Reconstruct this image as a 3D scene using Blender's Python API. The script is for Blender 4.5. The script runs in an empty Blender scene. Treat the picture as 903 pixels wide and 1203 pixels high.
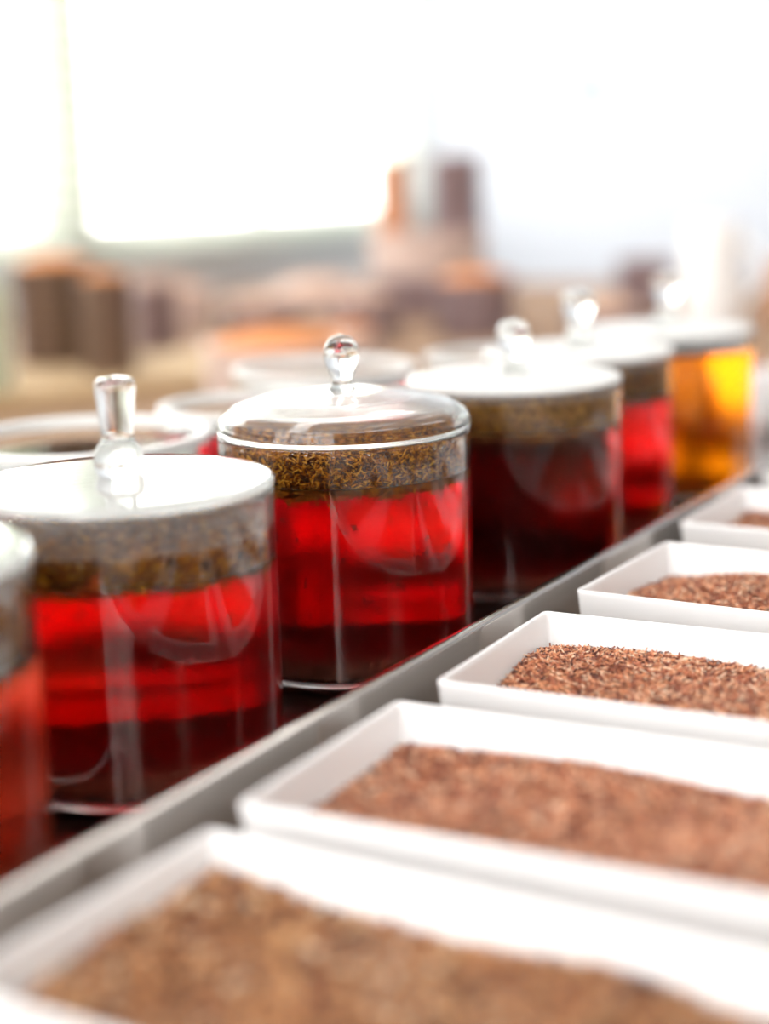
import bpy, math, random
import numpy as np
from mathutils import Matrix, Vector

scn = bpy.context.scene
col = scn.collection
S = 0.14                 # jar diameter in metres; jar and tray sizes are given in jar diameters
ZT = 0.750               # bench top
ZB = 0.756               # floor of the steel pan the jars stand in
CZ = ZB + 1.9651 * S     # camera height

# ------------------------------------------------------------------ camera
yaw, pitch, roll = 0.5262, 0.2072, -0.0314
F = Vector((-math.sin(yaw) * math.cos(pitch), math.cos(yaw) * math.cos(pitch), -math.sin(pitch)))
R0 = F.cross(Vector((0, 0, 1))).normalized()
U0 = R0.cross(F)
Rv = math.cos(roll) * R0 + math.sin(roll) * U0
Uv = -math.sin(roll) * R0 + math.cos(roll) * U0
cam = bpy.data.cameras.new('camera')
cam.sensor_fit = 'HORIZONTAL'
cam.sensor_width = 24.0
cam.lens = 1932.97 * 24.0 / 903.0
cam.clip_start = 0.01
cam.dof.use_dof = True
cam.dof.focus_distance = 5.95 * S
cam.dof.aperture_fstop = 1.95
co = bpy.data.objects.new('camera', cam)
M = Matrix.Identity(4)
for i in range(3):
    M[i][0], M[i][1], M[i][2] = Rv[i], Uv[i], -F[i]
M[0][3], M[1][3], M[2][3] = 0, 0, CZ
co.matrix_world = M
col.objects.link(co)
scn.camera = co

# ------------------------------------------------------------------ sky and daylight
world = bpy.data.worlds.new('overcast_sky')
scn.world = world
world.use_nodes = True
bg = world.node_tree.nodes['Background']
bg.inputs['Color'].default_value = (1.0, 0.985, 0.96, 1)
bg.inputs['Strength'].default_value = 5.0

XL, XR, YF, YB, ZC = -2.40, 1.70, -1.50, 4.40, 2.75   # room shell
WINDOWS_LEFT = [(1.30, 2.785), (2.87, 4.35)]            # y ranges in the left wall
WIN_Z = (0.86, 2.40)
WIN_FRONT = (-2.25, 0.55, 0.92, 2.50)                  # x range, z range in the wall behind the camera

def portal(name, loc, rot, sx, sy):
    l = bpy.data.lights.new(name, 'AREA')
    l.shape = 'RECTANGLE'
    l.size, l.size_y = sx, sy
    l.cycles.is_portal = True
    o = bpy.data.objects.new(name, l)
    o.location = loc
    o.rotation_euler = rot
    col.objects.link(o)
for (y0, y1) in WINDOWS_LEFT:
    portal('window_daylight', (XL - 0.08, (y0 + y1) / 2, sum(WIN_Z) / 2), (0, -math.pi / 2, 0), WIN_Z[1] - WIN_Z[0], y1 - y0)
portal('window_daylight', ((WIN_FRONT[0] + WIN_FRONT[1]) / 2, YF - 0.16, (WIN_FRONT[2] + WIN_FRONT[3]) / 2),
       (math.pi / 2, 0, 0), WIN_FRONT[1] - WIN_FRONT[0], WIN_FRONT[3] - WIN_FRONT[2])

scn.view_settings.view_transform = 'Standard'
scn.view_settings.look = 'None'
scn.view_settings.gamma = 1.0
scn.view_settings.use_curve_mapping = False
scn.view_settings.exposure = 0.82
cy = scn.cycles
cy.max_bounces = 24
cy.transmission_bounces = 20
cy.transparent_max_bounces = 24
cy.diffuse_bounces = 5
cy.glossy_bounces = 8
cy.sample_clamp_indirect = 12
cy.use_denoising = True
cy.use_adaptive_sampling = False

# ------------------------------------------------------------------ materials
def new_mat(name):
    m = bpy.data.materials.new(name)
    m.use_nodes = True
    nt = m.node_tree
    for n in list(nt.nodes):
        nt.nodes.remove(n)
    out = nt.nodes.new('ShaderNodeOutputMaterial')
    return m, nt, out

def N(nt, t, **kw):
    n = nt.nodes.new(t)
    for k, v in kw.items():
        if k in n.inputs:
            n.inputs[k].default_value = v
        else:
            setattr(n, k, v)
    return n

def pmat(name, color, rough=0.5, metallic=0.0, noise=0.0, scale=20.0, bump=0.0, stretch=None, color2=None):
    m, nt, out = new_mat(name)
    b = N(nt, 'ShaderNodeBsdfPrincipled', Roughness=rough, Metallic=metallic)
    b.inputs['Base Color'].default_value = (*color, 1)
    nt.links.new(b.outputs[0], out.inputs['Surface'])
    if noise > 0 or bump > 0 or color2:
        tc = N(nt, 'ShaderNodeTexCoord')
        mp = N(nt, 'ShaderNodeMapping')
        if stretch:
            mp.inputs['Scale'].default_value = stretch
        nz = N(nt, 'ShaderNodeTexNoise', Scale=scale, Detail=6.0)
        nt.links.new(tc.outputs['Object'], mp.inputs['Vector'])
        nt.links.new(mp.outputs[0], nz.inputs['Vector'])
        rp = N(nt, 'ShaderNodeValToRGB')
        c2 = color2 or tuple(max(0, c * (1 - noise)) for c in color)
        rp.color_ramp.elements[0].color = (*c2, 1)
        rp.color_ramp.elements[1].color = (*color, 1)
        rp.color_ramp.elements[0].position = 0.35
        rp.color_ramp.elements[1].position = 0.65
        nt.links.new(nz.outputs['Fac'], rp.inputs['Fac'])
        nt.links.new(rp.outputs['Color'], b.inputs['Base Color'])
        if bump > 0:
            bp = N(nt, 'ShaderNodeBump', Strength=bump, Distance=0.002)
            nt.links.new(nz.outputs['Fac'], bp.inputs['Height'])
            nt.links.new(bp.outputs[0], b.inputs['Normal'])
    return m

def glass_mat(name, ior=1.47, color=(0.985, 0.995, 0.99), rough=0.0):
    m, nt, out = new_mat(name)
    g = N(nt, 'ShaderNodeBsdfGlass', IOR=ior, Roughness=rough)
    g.inputs['Color'].default_value = (*color, 1)
    nt.links.new(g.outputs[0], out.inputs['Surface'])
    return m

def fog_mat(name, amount):
    """glass with steam condensed on it"""
    m, nt, out = new_mat(name)
    g = N(nt, 'ShaderNodeBsdfGlass', IOR=1.47, Roughness=0.15)
    d = N(nt, 'ShaderNodeBsdfDiffuse')
    d.inputs['Color'].default_value = (0.93, 0.94, 0.93, 1)
    t = N(nt, 'ShaderNodeBsdfTranslucent')
    t.inputs['Color'].default_value = (0.93, 0.94, 0.93, 1)
    a = N(nt, 'ShaderNodeMixShader', Fac=0.2)
    b = N(nt, 'ShaderNodeMixShader', Fac=amount)
    tc = N(nt, 'ShaderNodeTexCoord')
    nz = N(nt, 'ShaderNodeTexNoise', Scale=30.0, Detail=3.0)
    mr = N(nt, 'ShaderNodeMapRange')
    mr.inputs['To Min'].default_value = amount * 0.8
    mr.inputs['To Max'].default_value = min(1, amount * 1.15)
    nt.links.new(tc.outputs['Object'], nz.inputs['Vector'])
    nt.links.new(nz.outputs['Fac'], mr.inputs['Value'])
    nt.links.new(mr.outputs[0], b.inputs['Fac'])
    nt.links.new(d.outputs[0], a.inputs[1]); nt.links.new(t.outputs[0], a.inputs[2])
    nt.links.new(g.outputs[0], b.inputs[1]); nt.links.new(a.outputs[0], b.inputs[2])
    nt.links.new(b.outputs[0], out.inputs['Surface'])
    return m

def pane_mat(name):
    m, nt, out = new_mat(name)
    t = N(nt, 'ShaderNodeBsdfTransparent')
    t.inputs['Color'].default_value = (0.98, 0.98, 0.98, 1)
    g = N(nt, 'ShaderNodeBsdfGlossy', Roughness=0.0)
    mx = N(nt, 'ShaderNodeMixShader', Fac=0.05)
    nt.links.new(t.outputs[0], mx.inputs[1]); nt.links.new(g.outputs[0], mx.inputs[2])
    nt.links.new(mx.outputs[0], out.inputs['Surface'])
    return m

def liquid_mats(name, sigma):
    """brewed tea: absorbs light along its depth; wall side meets glass, top meets air"""
    res = []
    dens = max(sigma)
    colr = tuple(1 - s / dens for s in sigma)
    for suffix, ior, rg in (('wall', 1.333 / 1.47, 0.3), ('surface', 1.333, 0.05)):
        m, nt, out = new_mat(name + '_' + suffix)
        g = N(nt, 'ShaderNodeBsdfGlass', IOR=ior, Roughness=rg)
        v = N(nt, 'ShaderNodeVolumeAbsorption', Density=dens)
        v.inputs['Color'].default_value = (*colr, 1)
        nt.links.new(g.outputs[0], out.inputs['Surface'])
        nt.links.new(v.outputs[0], out.inputs['Volume'])
        res.append(m)
    return res

def tea_mat(name, stops, rough=0.6):
    """dry or wet needles, every needle its own shade"""
    m, nt, out = new_mat(name)
    b = N(nt, 'ShaderNodeBsdfPrincipled', Roughness=rough)
    g = N(nt, 'ShaderNodeNewGeometry')
    rp = N(nt, 'ShaderNodeValToRGB')
    cr = rp.color_ramp
    while len(cr.elements) < len(stops):
        cr.elements.new(0.5)
    for e, (p, c) in zip(cr.elements, stops):
        e.position = p
        e.color = (*c, 1)
    nt.links.new(g.outputs['Random Per Island'], rp.inputs['Fac'])
    nt.links.new(rp.outputs['Color'], b.inputs['Base Color'])
    nt.links.new(b.outputs[0], out.inputs['Surface'])
    return m

M_WALLB = pmat('cool_white_wall_paint', (0.66, 0.70, 0.78), 0.8, noise=0.03, scale=3)
M_WALL = pmat('white_wall_paint', (0.90, 0.90, 0.89), 0.8, noise=0.03, scale=3)
M_GREY = pmat('warm_grey_wall_paint', (0.42, 0.40, 0.38), 0.8, noise=0.04, scale=3)
M_CEIL = pmat('white_ceiling_paint', (0.88, 0.88, 0.88), 0.9, noise=0.02, scale=3)
M_FLOOR = pmat('pale_floor_tile', (0.62, 0.60, 0.58), 0.4, noise=0.15, scale=4)
M_FRAME = pmat('pale_green_window_paint', (0.74, 0.88, 0.70), 0.5, noise=0.05, scale=8)
M_SILL = pmat('grey_sill_paint', (0.58, 0.64, 0.62), 0.5, noise=0.08, scale=8)
M_SLAT = pmat('white_blind_slat', (0.86, 0.86, 0.84), 0.45, noise=0.02, scale=8)
_nt = M_SLAT.node_tree
_o = [n for n in _nt.nodes if n.type == 'OUTPUT_MATERIAL'][0]
_p = [n for n in _nt.nodes if n.type == 'BSDF_PRINCIPLED'][0]
_t = N(_nt, 'ShaderNodeBsdfTranslucent'); _t.inputs['Color'].default_value = (0.9, 0.9, 0.87, 1)
_m = N(_nt, 'ShaderNodeMixShader', Fac=0.5)
_nt.links.new(_p.outputs[0], _m.inputs[1]); _nt.links.new(_t.outputs[0], _m.inputs[2]); _nt.links.new(_m.outputs[0], _o.inputs['Surface'])
M_PANE = pane_mat('window_glass')
M_WOOD = pmat('brown_bench_wood', (0.34, 0.20, 0.11), 0.75, scale=14, stretch=(6, 0.6, 6), color2=(0.22, 0.13, 0.075), bump=0.1)
M_BOARD = pmat('tan_board_wood', (0.50, 0.35, 0.19), 0.8, scale=14, stretch=(0.8, 8, 8), color2=(0.42, 0.29, 0.16), bump=0.1)
M_STEEL = pmat('brushed_steel', (0.68, 0.65, 0.62), 0.12, 1.0, scale=60, stretch=(1, 0.03, 1), color2=(0.56, 0.53, 0.50))
M_PAN = pmat('stained_steel', (0.30, 0.26, 0.25), 0.22, 1.0, scale=25, color2=(0.20, 0.15, 0.14))
M_CERAMIC = pmat('white_glazed_ceramic', (0.86, 0.86, 0.87), 0.25, noise=0.02, scale=6)
M_GLASS = glass_mat('clear_glass')
M_FOG = fog_mat('condensation_heavy', 0.92)
M_DEW = fog_mat('condensation_light', 0.2)
M_MILK = fog_mat('condensation_lid', 0.6)
M_STEAM = fog_mat('condensation_band', 0.19)
M_MIST = fog_mat('condensation_thin', 0.16)
M_DRY = tea_mat('dry_tea_needles', [(0.0, (0.05, 0.012, 0.010)), (0.3, (0.26, 0.065, 0.035)), (0.5, (0.58, 0.19, 0.09)),
                                    (0.8, (0.82, 0.38, 0.19)), (1.0, (0.97, 0.76, 0.56))], 0.45)
M_DRYBED = pmat('dry_tea_bed', (0.30, 0.11, 0.055), 0.8, noise=0.5, scale=400)
M_WET = tea_mat('wet_tea_needles', [(0.0, (0.04, 0.010, 0.002)), (0.3, (0.20, 0.050, 0.004)), (0.7, (0.58, 0.18, 0.008)),
                                    (1.0, (0.98, 0.48, 0.06))], 0.6)
[n for n in M_WET.node_tree.nodes if n.type == 'BSDF_PRINCIPLED'][0].inputs['Specular IOR Level'].default_value = 0.12
M_WETBED = pmat('wet_tea_mass', (0.14, 0.040, 0.004), 0.6, noise=0.5, scale=300)
M_LEAF = pmat('steeped_leaf', (0.10, 0.035, 0.02), 0.6, noise=0.3, scale=200)
M_SED = tea_mat('settled_needles', [(0.0, (0.05, 0.015, 0.01)), (0.5, (0.25, 0.08, 0.04)), (1.0, (0.6, 0.28, 0.14))], 0.6)
M_WETLIT = tea_mat('wet_needles_lit', [(0.0, (0.12, 0.035, 0.004)), (0.4, (0.55, 0.20, 0.015)), (1.0, (1.0, 0.62, 0.16))], 0.5)  # lighter copy of the wet needles; light on the float put in colour
M_TIN = pmat('brown_tin', (0.24, 0.17, 0.13), 0.32, 0.75, scale=20, color2=(0.15, 0.10, 0.08))
M_TIND = pmat('dark_plum_tin', (0.30, 0.22, 0.23), 0.4, 0.3, scale=20, color2=(0.20, 0.14, 0.15))
M_TINP = pmat('pale_green_tin', (0.60, 0.66, 0.50), 0.35, 0.3, noise=0.1, scale=20)
M_PINK = pmat('pinkish_stoneware', (0.66, 0.52, 0.46), 0.4, noise=0.1, scale=20)
M_TERRA = pmat('orange_terracotta', (0.62, 0.26, 0.12), 0.6, noise=0.2, scale=20)
M_HEAPO = pmat('orange_tea_heap', (0.75, 0.27, 0.07), 0.8, noise=0.35, scale=160, bump=0.5)
M_HEAPB = pmat('peach_tea_heap', (0.66, 0.42, 0.30), 0.8, noise=0.3, scale=160, bump=0.5)
M_WHITE = pmat('white_plastic', (0.88, 0.88, 0.88), 0.35, noise=0.02, scale=6)

# ------------------------------------------------------------------ mesh helpers
def link(name, me, mats, parent=None, smooth=False):
    for m in (mats if isinstance(mats, (list, tuple)) else [mats]):
        me.materials.append(m)
    if smooth:
        me.polygons.foreach_set('use_smooth', [True] * len(me.polygons))
    o = bpy.data.objects.new(name, me)
    col.objects.link(o)
    if parent:
        o.parent = parent
    return o

def tag(o, label=None, cat=None, group=None, kind=None):
    if label: o['label'] = label
    if cat: o['category'] = cat
    if group: o['group'] = group
    if kind: o['kind'] = kind
    return o

def empty(name, loc, rz=0.0):
    e = bpy.data.objects.new(name, None)
    e.empty_display_size = 0.02
    e.location = loc
    e.rotation_euler = (0, 0, rz)
    col.objects.link(e)
    return e

def boxes(name, lst):
    """lst of (x0,x1,y0,y1,z0,z1) in one mesh"""
    v, f = [], []
    for (a, b, c, d, e, g) in lst:
        k = len(v)
        v += [(x, y, z) for z in (e, g) for y in (c, d) for x in (a, b)]
        f += [(k, k + 2, k + 3, k + 1), (k + 4, k + 5, k + 7, k + 6), (k, k + 1, k + 5, k + 4),
              (k + 2, k + 6, k + 7, k + 3), (k, k + 4, k + 6, k + 2), (k + 1, k + 3, k + 7, k + 5)]
    me = bpy.data.meshes.new(name)
    me.from_pydata(v, [], f)
    return me

def bevel(o, w=0.002, seg=2):
    b = o.modifiers.new('edge', 'BEVEL')
    b.width = w; b.segments = seg; b.limit_method = 'ANGLE'
    return o

def lathe(name, prof, seg=96, mat_ids=None, sc=1.0):
    """prof: (radius, z) from one end to the other, the solid on the right-hand side going up the outside"""
    v, rings = [], []
    for (r, z) in prof:
        if r < 1e-6:
            rings.append([len(v)]); v.append((0, 0, z * sc))
        else:
            k = len(v)
            v += [(r * sc * math.cos(2 * math.pi * i / seg), r * sc * math.sin(2 * math.pi * i / seg), z * sc) for i in range(seg)]
            rings.append(list(range(k, k + seg)))
    f, ids = [], []
    for j in range(len(rings) - 1):
        a, b = rings[j], rings[j + 1]
        for i in range(seg):
            i2 = (i + 1) % seg
            if len(a) == 1 and len(b) == 1: continue
            if len(a) == 1: f.append((a[0], b[i2], b[i]))
            elif len(b) == 1: f.append((a[i], a[i2], b[0]))
            else: f.append((a[i], a[i2], b[i2], b[i]))
            ids.append(mat_ids[j] if mat_ids else 0)
    me = bpy.data.meshes.new(name)
    me.from_pydata(v, [], f)
    me.polygons.foreach_set('material_index', ids)
    return me

def fillet(pts, rad, n=4):
    """round the inner corners of a profile; rad may be a number or a list"""
    out = [pts[0]]
    for i in range(1, len(pts) - 1):
        r = rad[i] if isinstance(rad, (list, tuple)) else rad
        p0, p, p1 = Vector(pts[i - 1]), Vector(pts[i]), Vector(pts[i + 1])
        a, b = (p0 - p), (p1 - p)
        t = min(r, a.length * 0.45, b.length * 0.45)
        if t < 1e-5:
            out.append(pts[i]); continue
        s, e = p + a.normalized() * t, p + b.normalized() * t
        for k in range(n + 1):
            u = k / n
            q = s * (1 - u) ** 2 + p * 2 * u * (1 - u) + e * u * u
            out.append((q.x, q.y))
    out.append(pts[-1])
    return out

def needle_arrays(rng, pos, dirs, L, w):
    n = len(pos)
    d = dirs / np.linalg.norm(dirs, axis=1, keepdims=True)
    up = rng.normal(size=(n, 3))
    a = np.cross(d, up); a /= np.linalg.norm(a, axis=1, keepdims=True) + 1e-9
    b = np.cross(d, a)
    v = np.empty((n, 8, 3))
    k = 0
    for e, tp in ((-0.5, 0.55), (0.5, 0.7)):
        for (sa, sb) in ((-1, -1), (1, -1), (1, 1), (-1, 1)):
            v[:, k] = pos + d * (L * e)[:, None] + a * (w * 0.5 * sa * tp)[:, None] + b * (w * 0.32 * sb * tp)[:, None]
            k += 1
    fq = np.array([[0, 3, 2, 1], [4, 5, 6, 7], [0, 1, 5, 4], [1, 2, 6, 5], [2, 3, 7, 6], [3, 0, 4, 7]])
    f = (np.arange(n)[:, None, None] * 8 + fq[None]).reshape(-1, 4)
    return v.reshape(-1, 3), f

def quad_mesh(name, verts, faces, ids=None):
    me = bpy.data.meshes.new(name)
    me.vertices.add(len(verts))
    me.vertices.foreach_set('co', np.ascontiguousarray(verts, dtype=np.float32).ravel())
    me.loops.add(len(faces) * 4)
    me.polygons.add(len(faces))
    me.loops.foreach_set('vertex_index', np.ascontiguousarray(faces, dtype=np.int32).ravel())
    me.polygons.foreach_set('loop_start', np.arange(len(faces), dtype=np.int32) * 4)
    if ids is not None:
        me.polygons.foreach_set('material_index', np.ascontiguousarray(ids, dtype=np.int32))
    me.update(calc_edges=True)
    me.validate()
    return me

# ------------------------------------------------------------------ room shell
def struct(name, me, mat, parent=None):
    o = link(name, me, mat, parent)
    if parent is None:
        o['kind'] = 'structure'
    return o

T = 0.15
TL0 = 0.07
struct('floor', boxes('floor', [(XL - T, XR + T, YF - T, YB + T, -0.1, 0)]), M_FLOOR)
struct('ceiling', boxes('ceiling', [(XL - T, XR + T, YF - T, YB + T, ZC, ZC + 0.1)]), M_CEIL)
struct('wall_right', boxes('w', [(XR, XR + T, YF - T, YB + T, 0, ZC)]), M_GREY)
struct('wall_back', boxes('w', [(XL - T, XR, YB, YB + T, 0, ZC)]), M_WALLB)
(a0, a1), (b0, b1) = WINDOWS_LEFT
z0, z1 = WIN_Z
struct('wall_left', boxes('w', [(XL - TL0, XL, YF - T, YB, 0, z0), (XL - TL0, XL, YF - T, YB, z1, ZC), (XL - TL0, XL, YF - T, a0, z0, z1),
                                (XL - TL0, XL, a1, b0, z0, z1), (XL - TL0, XL, b1, YB, z0, z1)]), M_WALL)
c0, c1, c2, c3 = WIN_FRONT
struct('trim_1', boxes('t', [(XL, XL + 0.008, a1, b0, z0 - 0.0, z1)]), M_FRAME)
struct('wall_front', boxes('w', [(XL, XR, YF - T, YF, 0, c2), (XL, XR, YF - T, YF, c3, ZC), (XL, c0, YF - T, YF, c2, c3), (c1, XR, YF - T, YF, c2, c3)]), M_WALL)

def win_left(name, y0, y1, label):
    fr = 0.05
    e = tag(empty(name, (XL, (y0 + y1) / 2, z0)), kind='structure')
    h = z1 - z0; w = (y1 - y0) / 2
    link('window_frame', boxes('f', [(-0.06, -0.02, -w, -w + fr, 0, h), (-0.06, -0.02, w - fr, w, 0, h), (-0.06, -0.02, -w + fr, w - fr, 0, fr),
                                     (-0.06, -0.02, -w + fr, w - fr, h - fr, h), (-0.055, -0.025, -0.02, 0.02, fr, h - fr)]), M_FRAME, e)
    for s in (-1, 1):
        ya, yb = (-w + fr, -0.02) if s < 0 else (0.02, w - fr)
        link('pane', boxes('p', [(-0.043, -0.038, ya, yb, fr, h - fr)]), M_PANE, e)
    bevel(link('window_sill', boxes('s', [(-0.02, 0.06, -w, w, -0.03, 0.0)]), M_SILL, e), 0.004)
win_left('window_1', a0, a1, '')
win_left('window_2', b0, b1, '')
e = tag(empty('window_3', ((c0 + c1) / 2, YF, c2)), kind='structure')
w = (c1 - c0) / 2; h = c3 - c2; fr = 0.06
link('window_frame', boxes('f', [(-w, -w + fr, -0.12, -0.05, 0, h), (w - fr, w, -0.12, -0.05, 0, h), (-w + fr, w - fr, -0.12, -0.05, 0, fr),
                                 (-w + fr, w - fr, -0.12, -0.05, h - fr, h), (-w / 3 - 0.03, -w / 3 + 0.03, -0.12, -0.05, fr, h - fr),
                                 (w / 3 - 0.03, w / 3 + 0.03, -0.12, -0.05, fr, h - fr)]), M_CEIL, e)
for xa, xb in ((-w + fr, -w / 3 - 0.03), (-w / 3 + 0.03, w / 3 - 0.03), (w / 3 + 0.03, w - fr)):
    link('pane', boxes('p', [(xa, xb, -0.09, -0.085, fr, h - fr)]), M_PANE, e)

# venetian blinds hanging in front of the two windows
def blind(y0, y1, label):
    w = (y1 - y0) / 2 - 0.005
    e = tag(empty('venetian_blind', (XL + 0.035, (y0 + y1) / 2, z0)), label, 'blind')
    top = z1 - z0 - 0.04
    link('headrail', boxes('h', [(-0.025, 0.025, -w, w, top, top + 0.04)]), M_SLAT, e)
    n = int((top - 0.03) / 0.044)
    ang = math.radians(28)
    ca, sa = math.cos(ang) * 0.024, math.sin(ang) * 0.024
    v = [(-ca, -w, sa), (-ca, w, sa), (0, -w, 0.002), (0, w, 0.002), (ca, -w, -sa), (ca, w, -sa),
         (-ca, -w, sa + 0.0012), (-ca, w, sa + 0.0012), (0, -w, 0.0035), (0, w, 0.0035), (ca, -w, -sa + 0.0012), (ca, w, -sa + 0.0012)]
    f = [(0, 2, 3, 1), (2, 4, 5, 3), (6, 7, 9, 8), (8, 9, 11, 10), (0, 1, 7, 6), (4, 10, 11, 5), (0, 6, 8, 2), (2, 8, 10, 4), (1, 3, 9, 7), (3, 5, 11, 9)]
    me = bpy.data.meshes.new('slat'); me.from_pydata(v, [], f); me.materials.append(M_SLAT)
    for i in range(n):
        o = bpy.data.objects.new('slat', me); col.objects.link(o); o.parent = e
        o.location = (0, 0, 0.05 + i * 0.044)
    link('bottom_rail', boxes('b', [(-0.02, 0.02, -w, w, 0.005, 0.025)]), M_SLAT, e)
    for k in (-0.95, -0.48, 0.0, 0.42, 0.93):
        link('ladder_cord', boxes('c', [(-0.026, -0.0245, k * w - 0.004, k * w + 0.004, 0.02, top), (0.0245, 0.026, k * w - 0.004, k * w + 0.004, 0.02, top)]), M_SLAT, e)
blind(a0 - 0.05, YB - 0.01, 'wide white venetian blind hanging in front of the bright windows')

M_FILL, _lnt, _lo = new_mat('lamp_diffuser')  # emission of the added fill lights
_le = N(_lnt, 'ShaderNodeEmission', Strength=5.0); _le.inputs['Color'].default_value = (1.0, 0.98, 0.95, 1)
_lnt.links.new(_le.outputs[0], _lo.inputs['Surface'])
for (lx, ly, lw) in ((-1.2, 0.6, 'over the near bench end'), (-1.2, 2.6, 'over the far bench end'), (0.4, 0.6, 'over the aisle by the near bench end'), (0.4, 2.6, 'over the aisle by the far bench end')):  # unseen lights, added to brighten lids, trays and background
    lp = tag(empty('ceiling_lamp', (lx, ly, ZC)), 'added ceiling fill light ' + lw, 'lamp', 'added fill lights')
    link('fill_housing', boxes('h', [(-0.16, 0.16, -0.64, 0.64, -0.05, 0.0)]), M_WHITE, lp)
    link('diffuser', boxes('d', [(-0.14, 0.14, -0.62, 0.62, -0.06, -0.048)]), M_FILL, lp)

sw = tag(empty('light_switch', (-1.853, YB, CZ + 0.195)), 'small pale blue grey switch plate on the white wall', 'switch')
M_SW = pmat('pale_blue_switch', (0.32, 0.40, 0.54), 0.4, noise=0.03)
bevel(link('plate', boxes('p', [(-0.05, 0.05, -0.012, 0.0, -0.035, 0.035)]), M_SW, sw), 0.004)
bevel(link('rocker', boxes('r', [(-0.02, 0.02, -0.017, -0.011, -0.02, 0.02)]), M_WHITE, sw), 0.002)

# ------------------------------------------------------------------ bench
bench = tag(empty('bench', (0, 0, 0)), 'long brown wooden bench carrying all the jars and trays', 'table')
bevel(link('bench_top', boxes('t', [(-2.32, 0.55, 0.10, 3.60, ZT - 0.04, ZT)]), M_WOOD, bench), 0.004)
for x in (-2.25, -0.85, 0.48):
    for y in (0.18, 3.52):
        bevel(link('leg', boxes('l', [(x - 0.035, x + 0.035, y - 0.035, y + 0.035, 0.0, ZT - 0.04)]), M_WOOD, bench), 0.004)

# steel pan with an upstanding edge: the jars stand in it
pan = tag(empty('steel_pan', (0, 0, ZT)), 'long steel pan with a folded upright edge holding the jar row', 'pan')
xr, xl, ya, yb = -2.565 * S, -5.85 * S, 0.16, 12.6 * S
hz = (1.9651 - 1.6083) * S + (ZB - ZT)
bevel(link('pan_floor', boxes('pf', [(xl, xr, ya, yb, 0.0, ZB - ZT)]), M_PAN, pan), 0.001)
def rail(name, x0, xin, lip):
    # sheet standing up, folded over the top with a soft radius and a short outer return
    t = 0.0022
    pr = fillet([(xin - t, 0.0), (xin - t, hz), (xin + lip, hz), (xin + lip, hz - 0.0105)], [0, 0.003, 0.0035, 0], 5)
    return pr
def extrude_sheet(name, pts, th, y0, y1):
    v, f = [], []
    P = [Vector(p) for p in pts]
    nr = []
    for i in range(len(P)):
        d = (P[min(i + 1, len(P) - 1)] - P[max(i - 1, 0)]).normalized()
        nr.append(Vector((d.y, -d.x)))
    ring = [(p.x, p.y) for p in P] + [((p + n * th).x, (p + n * th).y) for p, n in reversed(list(zip(P, nr)))]
    m = len(ring)
    for y in (y0, y1):
        v += [(x, y, z) for x, z in ring]
    for i in range(m):
        j = (i + 1) % m
        f.append((i, j, m + j, m + i))
    h = m // 2
    for i in range(h - 1):
        f.append((i, m - 1 - i, m - 2 - i, i + 1)); f.append((m + i, m + i + 1, 2 * m - 2 - i, 2 * m - 1 - i))
    me = bpy.data.meshes.new(name); me.from_pydata(v, [], f)
    return me
for (nm, sgn) in (('rail', 1), ('rail', -1)):
    if sgn > 0:
        x = -2.60 * S
        pts = fillet([(x, 0.0), (x, hz), (x + 0.0065, hz - 0.0004), (x + 0.0085, 0.0)], [0, 0.0025, 0.0025, 0], 5)
    else:
        x = xl
        pts = fillet([(x, 0.0), (x, hz), (x + 0.0065, hz - 0.0004), (x + 0.0085, 0.0)], [0, 0.0025, 0.0025, 0], 5)
    o = link('rail', extrude_sheet('rail', pts, 0.0010, ya, yb), M_STEEL, pan, smooth=True)
    o.modifiers.new('n', 'EDGE_SPLIT').split_angle = math.radians(40)
bevel(link('end_wall', boxes('e', [(xl, -2.6 * S, yb - 0.002, yb, 0.0, hz - 0.001)]), M_STEEL, pan), 0.0008)

# ------------------------------------------------------------------ ceramic trays with dry tea
TRAYS = [('A', -2.3736, 2.2124, -0.0278), ('B', -2.3847, 3.2853, 0.0331), ('C', -2.399, 4.4132, 0.034),
         ('D', -2.4393, 5.6284, -0.0274), ('E', -2.4865, 6.9095, 0.0071), ('F', -2.50, 8.15, 0.0)]
TW, TL, TH = 0.9063 * S, 0.31, hz
def rrect(x0, x1, y0, y1, r, n=5):
    pts = []
    for (cx, cyy, a) in ((x1 - r, y0 + r, -90), (x1 - r, y1 - r, 0), (x0 + r, y1 - r, 90), (x0 + r, y0 + r, 180)):
        for k in range(n + 1):
            t = math.radians(a + 90 * k / n)
            pts.append((cx + r * math.cos(t), cyy + r * math.sin(t)))
    return pts
def tray_mesh():
    rings = []
    def ring(inset, z, r):
        rings.append([(x, y, z) for x, y in rrect(inset, TL - inset, inset, TW - inset, r)])
    fl = 0.0045      # walls lean out a little
    ring(fl + 0.003, 0.0, 0.003); ring(fl, 0.002, 0.0035); ring(0.0003, TH - 0.003, 0.0035); ring(0.0, TH - 0.0010, 0.0035)
    ring(0.0005, TH - 0.0002, 0.0032); ring(0.0012, TH, 0.0028); ring(0.0021, TH - 0.0002, 0.0022); ring(0.0027, TH - 0.0010, 0.0018)
    ring(0.0030, TH - 0.003, 0.0018); ring(fl + 0.0035, 0.008, 0.003); ring(fl + 0.007, 0.005, 0.002)
    v, f = [], []
    m = len(rings[0])
    for r in rings: v += r
    for j in range(len(rings) - 1):
        for i in range(m):
            k = (i + 1) % m
            f.append((j * m + i, j * m + k, (j + 1) * m + k, (j + 1) * m + i))
    f.append(tuple(reversed(range(m))))
    f.append(tuple(range((len(rings) - 1) * m, len(rings) * m)))
    me = bpy.data.meshes.new('ceramic_tray'); me.from_pydata(v, [], f)
    return me
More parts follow.
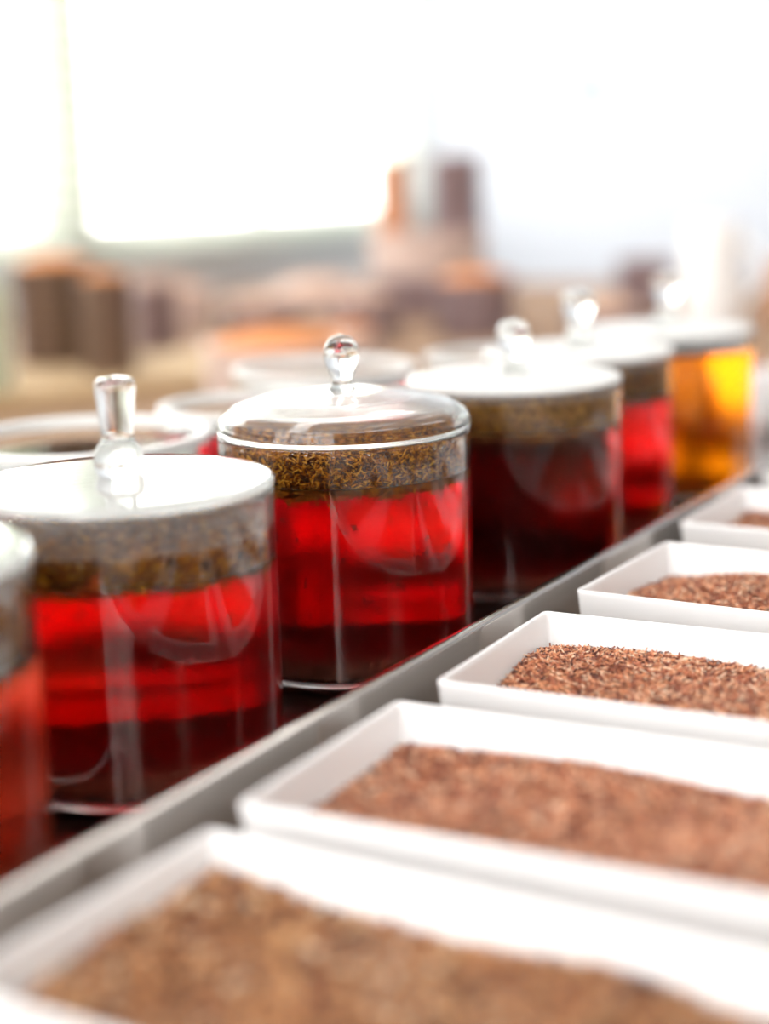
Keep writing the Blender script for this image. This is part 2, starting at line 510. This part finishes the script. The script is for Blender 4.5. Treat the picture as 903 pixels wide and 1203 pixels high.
TLAB = {'A': 'white ceramic tray of coarse golden brown tea at the near end of the rail',
        'B': 'white ceramic tray of reddish brown tea, second from the near end of the rail',
        'C': 'white ceramic tray of needle tea beside the clear domed jar, third along the rail',
        'D': 'white ceramic tray of reddish tea, fourth along the rail, crumb on its front edge',
        'E': 'white ceramic tray of pinkish tea, fifth along the rail',
        'F': 'white ceramic tray farthest along the rail, near the amber jar'}
HLAB = {'A': 'loose golden brown tea filling the first tray by the rail', 'B': 'loose reddish brown tea filling the second tray along the rail',
        'C': 'loose russet needle tea filling the third tray along the rail', 'D': 'loose reddish tea filling the fourth tray along the rail',
        'E': 'loose pinkish tea filling the fifth tray along the rail', 'F': 'loose tea in the tray near the amber jar'}
me_tray = tray_mesh()
me_tray.materials.append(M_CERAMIC)
me_tray.polygons.foreach_set('use_smooth', [True] * len(me_tray.polygons))

def heap_mesh(seed, n, lo=0.0026, hi=0.0056, wmul=1.0):
    amp = 0.0008 if wmul > 1.5 else 0.0007
    rng = np.random.default_rng(seed)
    ins = 0.0042
    # lumpy bed
    nx, ny = 62, 26
    xs = np.linspace(ins, TL - ins, nx); ys = np.linspace(ins, TW - ins, ny)
    waves = [(rng.uniform(20, 90), rng.uniform(0, 6.28), rng.uniform(0, 6.28)) for _ in range(10)]
    zl = TH - 0.0165
    def hgt(x, y):
        z = np.full_like(x, zl)
        for k, a, ph in waves:
            z = z + amp * np.sin(k * (x * math.cos(a) + y * math.sin(a)) + ph)
        ed = np.minimum(np.minimum(x, TL - x), np.minimum(y, TW - y))
        return z - 0.002 * np.exp(-ed / 0.006)
    X, Y = np.meshgrid(xs, ys, indexing='ij')
    bv = np.stack([X, Y, hgt(X, Y) - 0.0006], -1).reshape(-1, 3)
    idx = np.arange(nx * ny).reshape(nx, ny)
    bf = np.stack([idx[:-1, :-1], idx[1:, :-1], idx[1:, 1:], idx[:-1, 1:]], -1).reshape(-1, 4)
    x = rng.uniform(ins + 0.002, TL - ins - 0.002, n); y = rng.uniform(ins + 0.002, TW - ins - 0.002, n)
    az = rng.uniform(0, 6.283, n); el = rng.normal(0, 0.32, n)
    d = np.stack([np.cos(az) * np.cos(el), np.sin(az) * np.cos(el), np.sin(el)], 1)
    L = rng.uniform(lo, hi, n); wd = rng.uniform(0.00065, 0.00125, n) * wmul
    ex = 0.5 * L * np.abs(d[:, 0]); ey = 0.5 * L * np.abs(d[:, 1])
    x = np.clip(x, ins + ex, TL - ins - ex); y = np.clip(y, ins + ey, TW - ins - ey)
    pos = np.stack([x, y, hgt(x, y) + rng.uniform(-0.0005, 0.0015, n)], 1)
    nv, nf = needle_arrays(rng, pos, d, L, wd)
    return quad_mesh('loose_tea', np.vstack([bv, nv]), np.vstack([bf, nf + len(bv)]),
                     np.concatenate([np.ones(len(bf), int), np.zeros(len(nf), int)]))
M_DRYG = tea_mat('golden_tea_needles', [(0.0, (0.04, 0.012, 0.006)), (0.35, (0.18, 0.055, 0.02)), (0.6, (0.42, 0.16, 0.055)),
                                        (0.88, (0.62, 0.31, 0.13)), (0.95, (0.75, 0.45, 0.2)), (1.0, (1.0, 0.90, 0.70))], 0.5)
for (k, x, y, a) in TRAYS:
    o = bpy.data.objects.new('ceramic_tray', me_tray); col.objects.link(o)
    o.location = (x * S, y * S, ZT); o.rotation_euler = (0, 0, a)
    tag(o, TLAB[k], 'tray', 'white tea trays along the rail')
    n = {'A': 9000, 'B': 21000, 'C': 26000, 'D': 20000}.get(k, 10000)
    h = link('loose_tea', heap_mesh(ord(k), n, *((0.004, 0.009, 2.2) if k == 'A' else (0.0026, 0.0056, 1.0))), [M_DRYG if k == 'A' else M_DRY, M_DRYBED])
    h.location = o.location; h.rotation_euler = o.rotation_euler
    tag(h, HLAB[k], 'tea', 'heaps of dry tea in the trays', 'stuff')

# ------------------------------------------------------------------ glass tea jars
def jar_body(level, R=0.5, H=0.945, ground=False, fogz=0.85):
    Rw = R - (0.055 if ground else 0.022)
    outer = fillet([(0.0, 0.012), (R * 0.80, 0.008), (R * 0.86, 0.0), (R, 0.02), (R, H - 0.029), (R, H), (Rw, H), (Rw, max(fogz, level + 0.01)), (Rw, level)],
                   [0, 0.02, 0.01, 0.07, 0.0, 0.016 if ground else 0.009, 0.016 if ground else 0.009, 0.0, 0], 6)
    n = len(outer) - 1
    ids = [0] * n
    zr = [i for i in range(n) if outer[i][0] <= Rw + 1e-4 and outer[i + 1][0] <= Rw + 1e-4 and i > n // 2]
    if not ground:
        for i in zr:
            if outer[i + 1][1] >= fogz - 1e-4: ids[i] = 1
    if ground:
        for i in range(n):
            if outer[i][1] > H - 0.03: ids[i] = 1
    return lathe('glass_body', outer, 112, ids, S)
def jar_liquid(level, R=0.5, Bot=0.035, wall=0.022):
    Rw = R - wall
    pr = fillet([(0.0, Bot), (Rw, Bot), (Rw, level), (0.0, level)], [0, 0.06, 0.0, 0], 7)
    ids = [0] * (len(pr) - 2) + [1]
    return lathe('brewed_tea', pr, 112, ids, S)

def lump_band(rng, Rw, zlo, zhi, uneven, n, L=(0.0022, 0.0046), core=True, top=True, wid=(0.0005, 0.0011), bias=0.5):
    """needles packed between two heights, a solid mass behind them"""
    waves = [(int(k), rng.uniform(0, 6.28), rng.uniform(0.4, 1.0)) for k in rng.integers(2, 17, 6)]
    def off(th):
        return sum(a * np.sin(k * th + p) for k, p, a in waves) / 3.0 * uneven
    th = rng.uniform(0, 6.283, n)
    nside = int(n * 0.68)
    r = np.empty(n)
    r[:nside] = Rw - 0.004 - np.abs(rng.normal(0, 0.022, nside))
    r[nside:] = (Rw - 0.02) * np.sqrt(rng.uniform(0, 1, n - nside))
    z = np.empty(n)
    u = rng.uniform(0, 1, nside)
    lo = zlo + off(th[:nside]); hi = zhi + off(th[:nside] * 1.0 + 1.3) * 0.4
    z[:nside] = lo + (hi - lo) * u - np.where(rng.uniform(0, 1, nside) < 0.08, np.abs(rng.normal(0, 0.025, nside)), 0)
    if not top:
        z[:nside] = lo + (hi - lo) * u
    z[nside:] = zhi + rng.normal(0, 0.006, n - nside)
    tang = np.stack([-np.sin(th), np.cos(th), np.zeros(n)], 1)
    rad = np.stack([np.cos(th), np.sin(th), np.zeros(n)], 1)
    ph = rng.uniform(-1.5, 1.5, n)
    d = tang * np.cos(ph)[:, None] + np.array([0, 0, 1.0]) * np.sin(ph)[:, None] * 0.8 + rad * rng.normal(0, 0.12, n)[:, None]
    d[nside:, 2] *= 0.25
    Ls = rng.uniform(*L, n)
    pos = (rad * r[:, None]) * S; pos[:, 2] = z * S
    rr = np.minimum(np.linalg.norm(pos[:, :2], axis=1), np.sqrt(np.maximum(0, (Rw * S - 0.0008) ** 2 - (Ls * 0.5) ** 2)))
    pos[:, :2] = rad[:, :2] * rr[:, None]
    v, f = needle_arrays(rng, pos, d, Ls, rng.uniform(*wid, n))
    ids = np.zeros(len(f), int)
    seg = 96
    t = np.arange(seg) / seg * 6.2832
    rings = []
    for (rk, zz) in ((0.02, zlo + 0.01), (0.7, zlo + 0.012 + off(t)), (0.93, zlo + 0.015 + off(t)), (0.95, (zlo + zhi) / 2 + 0 * t), (0.93, zhi - 0.012 + 0 * t), (0.02, zhi - 0.008 + 0 * t)):
        zz = zz + 0 * t
        rings.append(np.stack([np.cos(t) * rk * Rw * S, np.sin(t) * rk * Rw * S, zz * S], 1))
    cv = np.vstack(rings)
    cf = []
    for j in range(len(rings) - 1):
        for i in range(seg):
            i2 = (i + 1) % seg
            cf.append((j * seg + i, j * seg + i2, (j + 1) * seg + i2, (j + 1) * seg + i))
    cf = np.array(cf)
    return quad_mesh('tea_leaves', np.vstack([cv, v]), np.vstack([cf, f + len(cv)]), np.concatenate([np.ones(len(cf), int), ids]))

def suspended(rng, Rw, zlo, zhi, n, L=(0.003, 0.0056)):
    th = rng.uniform(0, 6.283, n); r = (Rw - 0.010 - np.abs(rng.normal(0, 0.02, n))) * S
    pos = np.stack([np.cos(th) * r, np.sin(th) * r, rng.uniform(zlo, zhi, n) * S], 1)
    d = rng.normal(size=(n, 3)) * np.array([0.5, 0.5, 1.0])
    v, f = needle_arrays(rng, pos, d, rng.uniform(*L, n), rng.uniform(0.0013, 0.0022, n))
    return quad_mesh('drifting_leaves', v, f)

def lid_flat(fog):
    pr = fillet([(0.0, 0.950), (0.455, 0.950), (0.462, 0.945), (0.470, 0.952), (0.500, 0.954), (0.506, 0.968), (0.494, 0.984), (0.30, 0.996), (0.0, 1.002)],
                [0, 0.004, 0.004, 0.006, 0.006, 0.01, 0.02, 0.05, 0], 4)
    ids = [1] * 10 + [0] * 60
    return lathe('lid', pr, 112, ids[:len(pr) - 1], S)
def lid_dome():
    out = [(0.503, 0.958), (0.506, 0.972), (0.492, 1.010), (0.440, 1.048), (0.32, 1.082), (0.16, 1.103), (0.0, 1.110)]
    inn = [(0.0, 1.090), (0.15, 1.083), (0.31, 1.062), (0.425, 1.030), (0.468, 0.998), (0.476, 0.965), (0.462, 0.940), (0.452, 0.938), (0.450, 0.948), (0.468, 0.956), (0.488, 0.950)]
    inn = [(0.0, 1.090), (0.15, 1.083), (0.31, 1.062), (0.425, 1.030), (0.462, 0.998), (0.462, 0.935), (0.474, 0.935), (0.476, 0.950)]
    pr = fillet(inn + out, [0] + [0.02] * 4 + [0.005] * 4 + [0.012] * 2 + [0.03] * 5 + [0], 4)
    ids = [1 if i < 18 else 0 for i in range(len(pr) - 1)]
    return lathe('lid', pr, 128, ids, S)
KNOBS = {
    'ball':   [(0.06, 1.095), (0.055, 1.112), (0.043, 1.130), (0.040, 1.150), (0.052, 1.175), (0.066, 1.205), (0.071, 1.240), (0.067, 1.275), (0.052, 1.302), (0.028, 1.318), (0.0, 1.322)],
    'post':   [(0.07, 0.992), (0.082, 1.020), (0.085, 1.050), (0.075, 1.085), (0.056, 1.110), (0.052, 1.125), (0.055, 1.16), (0.061, 1.22), (0.068, 1.285), (0.066, 1.305), (0.055, 1.318), (0.03, 1.323), (0.0, 1.324)],
    'stemmed': [(0.10, 0.994), (0.07, 1.005), (0.045, 1.030), (0.040, 1.065), (0.046, 1.085), (0.070, 1.115), (0.080, 1.155), (0.076, 1.195), (0.058, 1.228), (0.03, 1.245), (0.0, 1.248)],
    'short':  [(0.10, 0.994), (0.085, 1.01), (0.068, 1.04), (0.060, 1.10), (0.062, 1.15), (0.080, 1.175), (0.088, 1.21), (0.085, 1.26), (0.070, 1.285), (0.04, 1.295), (0.0, 1.297)],
}

RED = (4.5, 30, 27)
JARS = [
    # label, x, y, sigma, level, (float lo, hi, uneven, n), (sediment top, n), drifting, dome?, knob, fog
    dict(lab='red tea jar with golden floating leaves at the near end of the row', x=-3.42, y=2.985, sig=(2.8, 26, 34), lev=0.70, fl=(0.66, 0.86, 0.02, 3500), sed=(0.14, 1200), dr=20, lid='flat', knob='post', fogz=0.90, seed=1),
    dict(lab='red tea jar with flat white steamed lid and post shaped knob', x=-3.4132, y=4.159, sig=(9, 52, 47), lev=0.72, fl=(0.70, 0.815, 0.018, 7000), sed=(0.125, 3500), dr=90, lid='flat', knob='post', dew=M_STEAM, fogz=0.825, seed=2),
    dict(lab='bright red tea jar with clear domed lid and ball knob', x=-3.3757, y=5.5115, sig=(9, 52, 46), lev=0.795, fl=(0.755, 0.915, 0.022, 13000), sed=(0.115, 4500), dr=150, lid='dome', knob='ball', dew=M_GLASS, seed=3),
    dict(lab='very dark red tea jar with flat white lid and stemmed ball knob', x=-3.3188, y=6.9586, sig=(15, 80, 75), lev=0.78, fl=(0.75, 0.90, 0.008, 6500), sed=(0.12, 2000), dr=20, lid='flat', knob='stemmed', seed=4),
    dict(lab='dark red tea jar standing between the darkest jar and the amber jar', x=-3.4699, y=8.0731, sig=(9, 50, 46), lev=0.76, fl=(0.73, 0.89, 0.01, 4000), sed=(0.12, 1500), dr=15, lid='flat', knob='short', seed=5),
    dict(lab='golden amber tea jar with flat white lid at the far end', x=-3.41, y=9.2488, sig=(2.6, 14, 60), dew=M_STEAM, lev=0.86, fl=None, sed=(0.09, 1500), dr=12, lid='flat', knob='short', seed=6),
]
LIQ = {}
lid_f = lid_flat(True); lid_f.materials.append(M_GLASS); lid_f.materials.append(M_FOG)
lid_m = lid_f.copy(); lid_m.materials[0] = M_MILK
lid_m.polygons.foreach_set('use_smooth', [True] * len(lid_m.polygons))
lid_f.polygons.foreach_set('use_smooth', [True] * len(lid_f.polygons))
knob_me = {}
for kn, pr in KNOBS.items():
    pr2 = fillet([(0.0, pr[0][1] - 0.004)] + pr, 0.012, 3)
    me = lathe('knob', pr2, 48, None, S); me.materials.append(M_GLASS)
    me.polygons.foreach_set('use_smooth', [True] * len(me.polygons))
    knob_me[kn] = me
for J in JARS:
    rng = np.random.default_rng(J['seed'])
    e = tag(empty('tea_jar', (J['x'] * S, J['y'] * S, ZB + 0.0003), rng.uniform(0, 6)), J['lab'], 'jar', 'lidded glass tea jars in a row')
    link('glass_body', jar_body(J['lev'], fogz=J.get('fogz', (J['fl'][1] + 0.015) if J['fl'] else J['lev'] + 0.012)), [M_GLASS, J.get('dew', M_DEW)], e, smooth=True)
    tag(link('brewed_tea', jar_liquid(J['lev']), liquid_mats('tea', J['sig']), e, smooth=True), 'translucent brewed tea')
    if J['lid'] == 'dome':
        ld = link('lid', lid_dome(), [M_GLASS, M_MIST], e, smooth=True)
    else:
        ld = bpy.data.objects.new('lid', lid_m if J['seed'] >= 4 else lid_f); col.objects.link(ld); ld.parent = e
        ld['label'] = 'flat glass lid white with steam'
    kb = bpy.data.objects.new('knob', knob_me[J['knob']]); col.objects.link(kb); kb.parent = ld
    if J['fl']:
        lo, hi, un, n = J['fl']
        tag(link('floating_leaves', lump_band(rng, 0.478, lo, hi, un, n), [M_WETLIT if J['seed'] in (1, 4) else M_WET, M_WETBED], e), 'wet brown leaves floating on the tea', kind='stuff')
    hi, n = J['sed']
    tag(link('settled_leaves', lump_band(rng, 0.470, 0.05, hi, 0.008, n, top=False), [M_SED, M_SED], e), 'dark leaves settled at the bottom', kind='stuff')
    tag(link('drifting_leaves', suspended(rng, 0.478, J['sed'][0] + 0.03, (J['fl'][0] if J['fl'] else J['lev'] - 0.05), J['dr']), M_LEAF, e), kind='stuff')

def bubbles(rng, Rw, z, n):
    import bmesh
    bm = bmesh.new()
    for k in range(n):
        r = rng.uniform(0.0005, 0.0016)
        t = rng.uniform(0, 6.283)
        rr = Rw * S - r * 0.9
        bmesh.ops.create_icosphere(bm, subdivisions=2, radius=r, matrix=Matrix.Translation((rr * math.cos(t), rr * math.sin(t), z * S + rng.normal(0, 0.0007))))
    me = bpy.data.meshes.new('foam_bubbles'); bm.to_mesh(me); bm.free()
    return me
M_BUB = glass_mat('bubble_film', 1.15, (1, 0.99, 0.96))
for o in [o for o in col.objects if o.name.startswith('tea_jar')]:
    if 'domed' in o['label'] or 'very dark' in o['label'] or 'post shaped' in o['label']:
        zb = 0.918 if 'domed' in o['label'] else (0.903 if 'very dark' in o['label'] else 0.822)
        tag(link('foam_bubbles', bubbles(np.random.default_rng(5), 0.478, zb, 110), M_BUB, o, smooth=True), 'small clear bubbles along the glass', kind='stuff')

# open glass jars of the second row, no lids
OPEN = [('wide open glass jar without lid behind the post knob lid', -4.91, 5.71, 0.60), ('open glass jar without lid beside the wide open jar', -4.71, 6.83, 0.49),
        ('open glass jar without lid behind the clear domed lid', -5.17, 8.25, 0.55), ('open glass jar without lid behind the stemmed knob lid', -4.45, 9.15, 0.47)]
liq_open = liquid_mats('tea_second_row', (4.0, 26, 24))
for lab, x, y, r in OPEN:
    e = tag(empty('open_jar', (x * S, y * S, ZB + 0.0003)), lab, 'jar', 'open glass jars in the second row')
    link('glass_body', jar_body(0.70, r, 0.815, True, 0.76), [M_GLASS, M_FOG], e, smooth=True)
    link('brewed_tea', jar_liquid(0.70, r, wall=0.055), liq_open, e, smooth=True)

# ------------------------------------------------------------------ things standing behind
bd = link('wooden_board', boxes('b', [(-0.30, 0.0, -0.42, 0.26, 0.0, 0.024)]), M_BOARD)
bd.location = (-1.30, 1.66, ZT); bd.rotation_euler = (0, 0, math.radians(-28))
tag(bevel(bd, 0.004), 'thick tan wooden board under the tall brown tin stacks', 'board')

TIN = {}
ORD = ['lowest and first', 'second', 'third', 'fourth', 'fifth', 'sixth', 'seventh', 'eighth', 'ninth', 'tenth']
def tin_mesh(r, h, mat):
    key = (r, h, mat.name)
    if key not in TIN:
        pr = fillet([(0.0, 0.0), (r * 0.93, 0.0), (r * 0.95, h * 0.72), (r, h * 0.78), (r, h * 0.99), (r * 0.93, h * 0.99), (r * 0.90, h * 0.3), (0.0, h * 0.25)],
                    [0, 0.003, 0.002, 0.002, 0.001, 0.001, 0.003, 0], 2)
        me = lathe('tin', pr, 48); me.materials.append(mat)
        me.polygons.foreach_set('use_smooth', [True] * len(me.polygons))
        TIN[key] = me
    return TIN[key]
def heap(r, h, mat, parent, seed):
    pr = [(0.0, h * 0.4), (r * 0.90, h * 0.4), (r * 0.92, h * 0.97), (r * 0.6, h * 0.98 + r * 0.14), (r * 0.3, h * 0.98 + r * 0.2), (0.0, h * 0.98 + r * 0.22)]
    me = lathe('tea_heap', fillet(pr, [0, 0, 0, 0.01, 0.01, 0], 3), 48)
    tag(link('tea_heap', me, mat, parent, smooth=True), kind='stuff')
def stack(x, y, H, r, h, mats, labels, topheap=None, base=0.0, name='tea_tin', cat='tin', grp=None):
    n = max(1, round(H / h))
    h = H / n
    for i in range(n):
        e = empty(name, (x, y, ZT + base + i * h))
        link('dish_body', tin_mesh(round(r, 4), round(h * 1.005, 5), mats[i % len(mats)]).copy() if False else tin_mesh_plain(r, h * 1.002, mats[i % len(mats)]), [], e)
        last = (i == n - 1)
        if n == 1: lb = labels[1] or labels[0]
        elif last and labels[1]: lb = labels[1]
        elif n == 2: lb = labels[0]
        else: lb = labels[0] + ', ' + ('topmost' if last else ORD[i] + ' from the bottom')
        tag(e, lb, cat, grp or labels[0])
        if last and topheap:
            heap(r, h, topheap, e, i)
def tin_mesh_plain(r, h, mat):
    return tin_mesh(round(r, 4), round(h, 5), mat)

G = 'stacked round tea tins behind the jars'
B0 = 0.0243
stack(-1.559, 1.785, 0.161 - B0, 0.060, 0.0172, [M_TIN], ('brown tin in the tall board stack', 'round brown tin heaped with orange tea, top of the tall board stack'), M_HEAPO, B0)
stack(-1.400, 1.700, 0.150 - B0, 0.036, 0.0185, [M_TIN], ('small brown tin in the narrow board stack', 'small brown tin of orange tea atop the narrow stack'), M_HEAPO, B0)
stack(-1.590, 2.050, 0.130, 0.036, 0.020, [M_TIND, M_TIND, M_TIND, M_TIND, M_TIND, M_PINK], ('dark tin in the slim stack beside the board', 'pinkish dish on top of the slim dark stack'), None)
stack(-1.425, 1.500, 0.150 - B0, 0.032, 0.030, [M_TINP], ('pale green tin at the board end', None), None, B0)
stack(-1.128, 1.690, 0.074, 0.092, 0.037, [M_PINK], ('wide pinkish dish under the broad orange heap', 'wide pinkish dish heaped with orange tea behind the domed jar'), M_HEAPO)
stack(-1.228, 2.434, 0.097, 0.067, 0.032, [M_TIND], ('dark plum tin in the low orange topped stack', 'dark plum tin with orange tea atop the low stack'), M_HEAPO)
stack(-1.375, 2.330, 0.072, 0.054, 0.036, [M_TIND], ('dark tin under the peach tea tin', 'dark tin heaped with peach tea beside the low plum stack'), M_HEAPB)
stack(-1.500, 2.778, 0.158, 0.112, 0.0395, [M_TIND, M_TIND, M_PINK, M_PINK], ('wide tin in the broad stack', 'wide pinkish tin atop the broad stack'), None)
stack(-1.448, 2.80, 0.139, 0.050, 0.0174, [M_TIND], ('plum grey tin standing on the broad stack', None), None, 0.158)
stack(-1.555, 2.745, 0.138, 0.032, 0.023, [M_TERRA], ('orange tin standing on the broad stack', None), None, 0.158)
stack(-1.688, 2.480, 0.046, 0.070, 0.046, [M_TIND], ('single dark dish of peach tea below the window', 'single dark dish of peach tea below the window'), M_HEAPB)
stack(-1.700, 2.700, 0.059, 0.091, 0.059, [M_PINK], ('broad pinkish dish of peach tea next to the broad stack', 'broad pinkish dish of peach tea next to the broad stack'), M_HEAPB)
stack(-1.815, 2.400, 0.075, 0.070, 0.0375, [M_PINK], ('pinkish dish in the pair under the window sill', 'pinkish dish of pale tea atop the pair under the sill'), M_HEAPB)
stack(-1.193, 1.972, 0.059, 0.042, 0.0295, [M_PINK], ('small pinkish dish under the small orange heap', 'small pinkish dish of orange tea beyond the broad orange heap'), M_HEAPO)
stack(-1.099, 2.865, 0.101, 0.054, 0.0336, [M_TIND], ('dark tin beside the white jug', 'dark tin atop the stack beside the white jug'), None)
stack(-1.024, 2.500, 0.045, 0.067, 0.045, [M_TIND], ('lone dark tin of peach tea before the white jug', 'lone dark tin of peach tea before the white jug'), M_HEAPB)
stack(-0.800, 2.789, 0.105, 0.043, 0.035, [M_TERRA], ('terracotta tin beyond the white jug', None), None)

# white jug
jg = tag(empty('white_jug', (-0.879, 2.60, ZT)), 'tall plain white jug behind the amber tea jar', 'jug')
link('jug_body', lathe('j', fillet([(0.0, 0.0), (0.046, 0.0), (0.050, 0.05), (0.046, 0.14), (0.041, 0.178), (0.037, 0.178), (0.042, 0.14), (0.045, 0.02), (0.0, 0.01)],
                                   [0, 0.008, 0.03, 0.03, 0.002, 0.002, 0.03, 0.01, 0], 4), 64), M_WHITE, jg, smooth=True)
cv = bpy.data.curves.new('handle', 'CURVE'); cv.dimensions = '3D'; cv.bevel_depth = 0.006; cv.bevel_resolution = 4
sp = cv.splines.new('BEZIER'); sp.bezier_points.add(2)
for bp, c in zip(sp.bezier_points, ((0.043, 0, 0.155), (0.085, 0, 0.10), (0.048, 0, 0.045))):
    bp.co = c; bp.handle_left_type = bp.handle_right_type = 'AUTO'
ho = bpy.data.objects.new('handle_curve', cv); col.objects.link(ho)
dg = bpy.context.evaluated_depsgraph_get()
hm = bpy.data.meshes.new_from_object(ho.evaluated_get(dg))
bpy.data.objects.remove(ho)
hm.materials.clear()
link('handle', hm, M_WHITE, jg, smooth=True)
# white tasting cup in the pan beyond the amber jar
cup = link('tasting_cup', lathe('c', fillet([(0.0, 0.0), (0.030, 0.0), (0.042, 0.012), (0.048, 0.055), (0.0455, 0.055), (0.040, 0.014), (0.0, 0.006)],
                                            [0, 0.003, 0.012, 0.001, 0.001, 0.012, 0], 4), 64), M_CERAMIC, smooth=True)
cup.location = (-3.42 * S, 11.85 * S, ZB + 0.0004)
tag(cup, 'white porcelain tasting cup standing beyond the amber jar', 'cup')

# crumbs of tea spilled on the tray edge and the steel edge
rng = np.random.default_rng(77)
def crumb(x, y, z, az, lab):
    v, f = needle_arrays(rng, np.array([[0, 0, 0.0005]]), np.array([[math.cos(az), math.sin(az), 0.05]]), np.array([0.004]), np.array([0.0013]))
    o = link('tea_crumb', quad_mesh('tea_crumb', v, f), M_LEAF)
    o.location = (x, y, z)
    tag(o, lab, 'tea crumb')
crumb(-1.42 * S, 5.30 * S, ZT + TH + 0.0003, 0.5, 'tiny dark tea crumb on the far edge of the third tray')
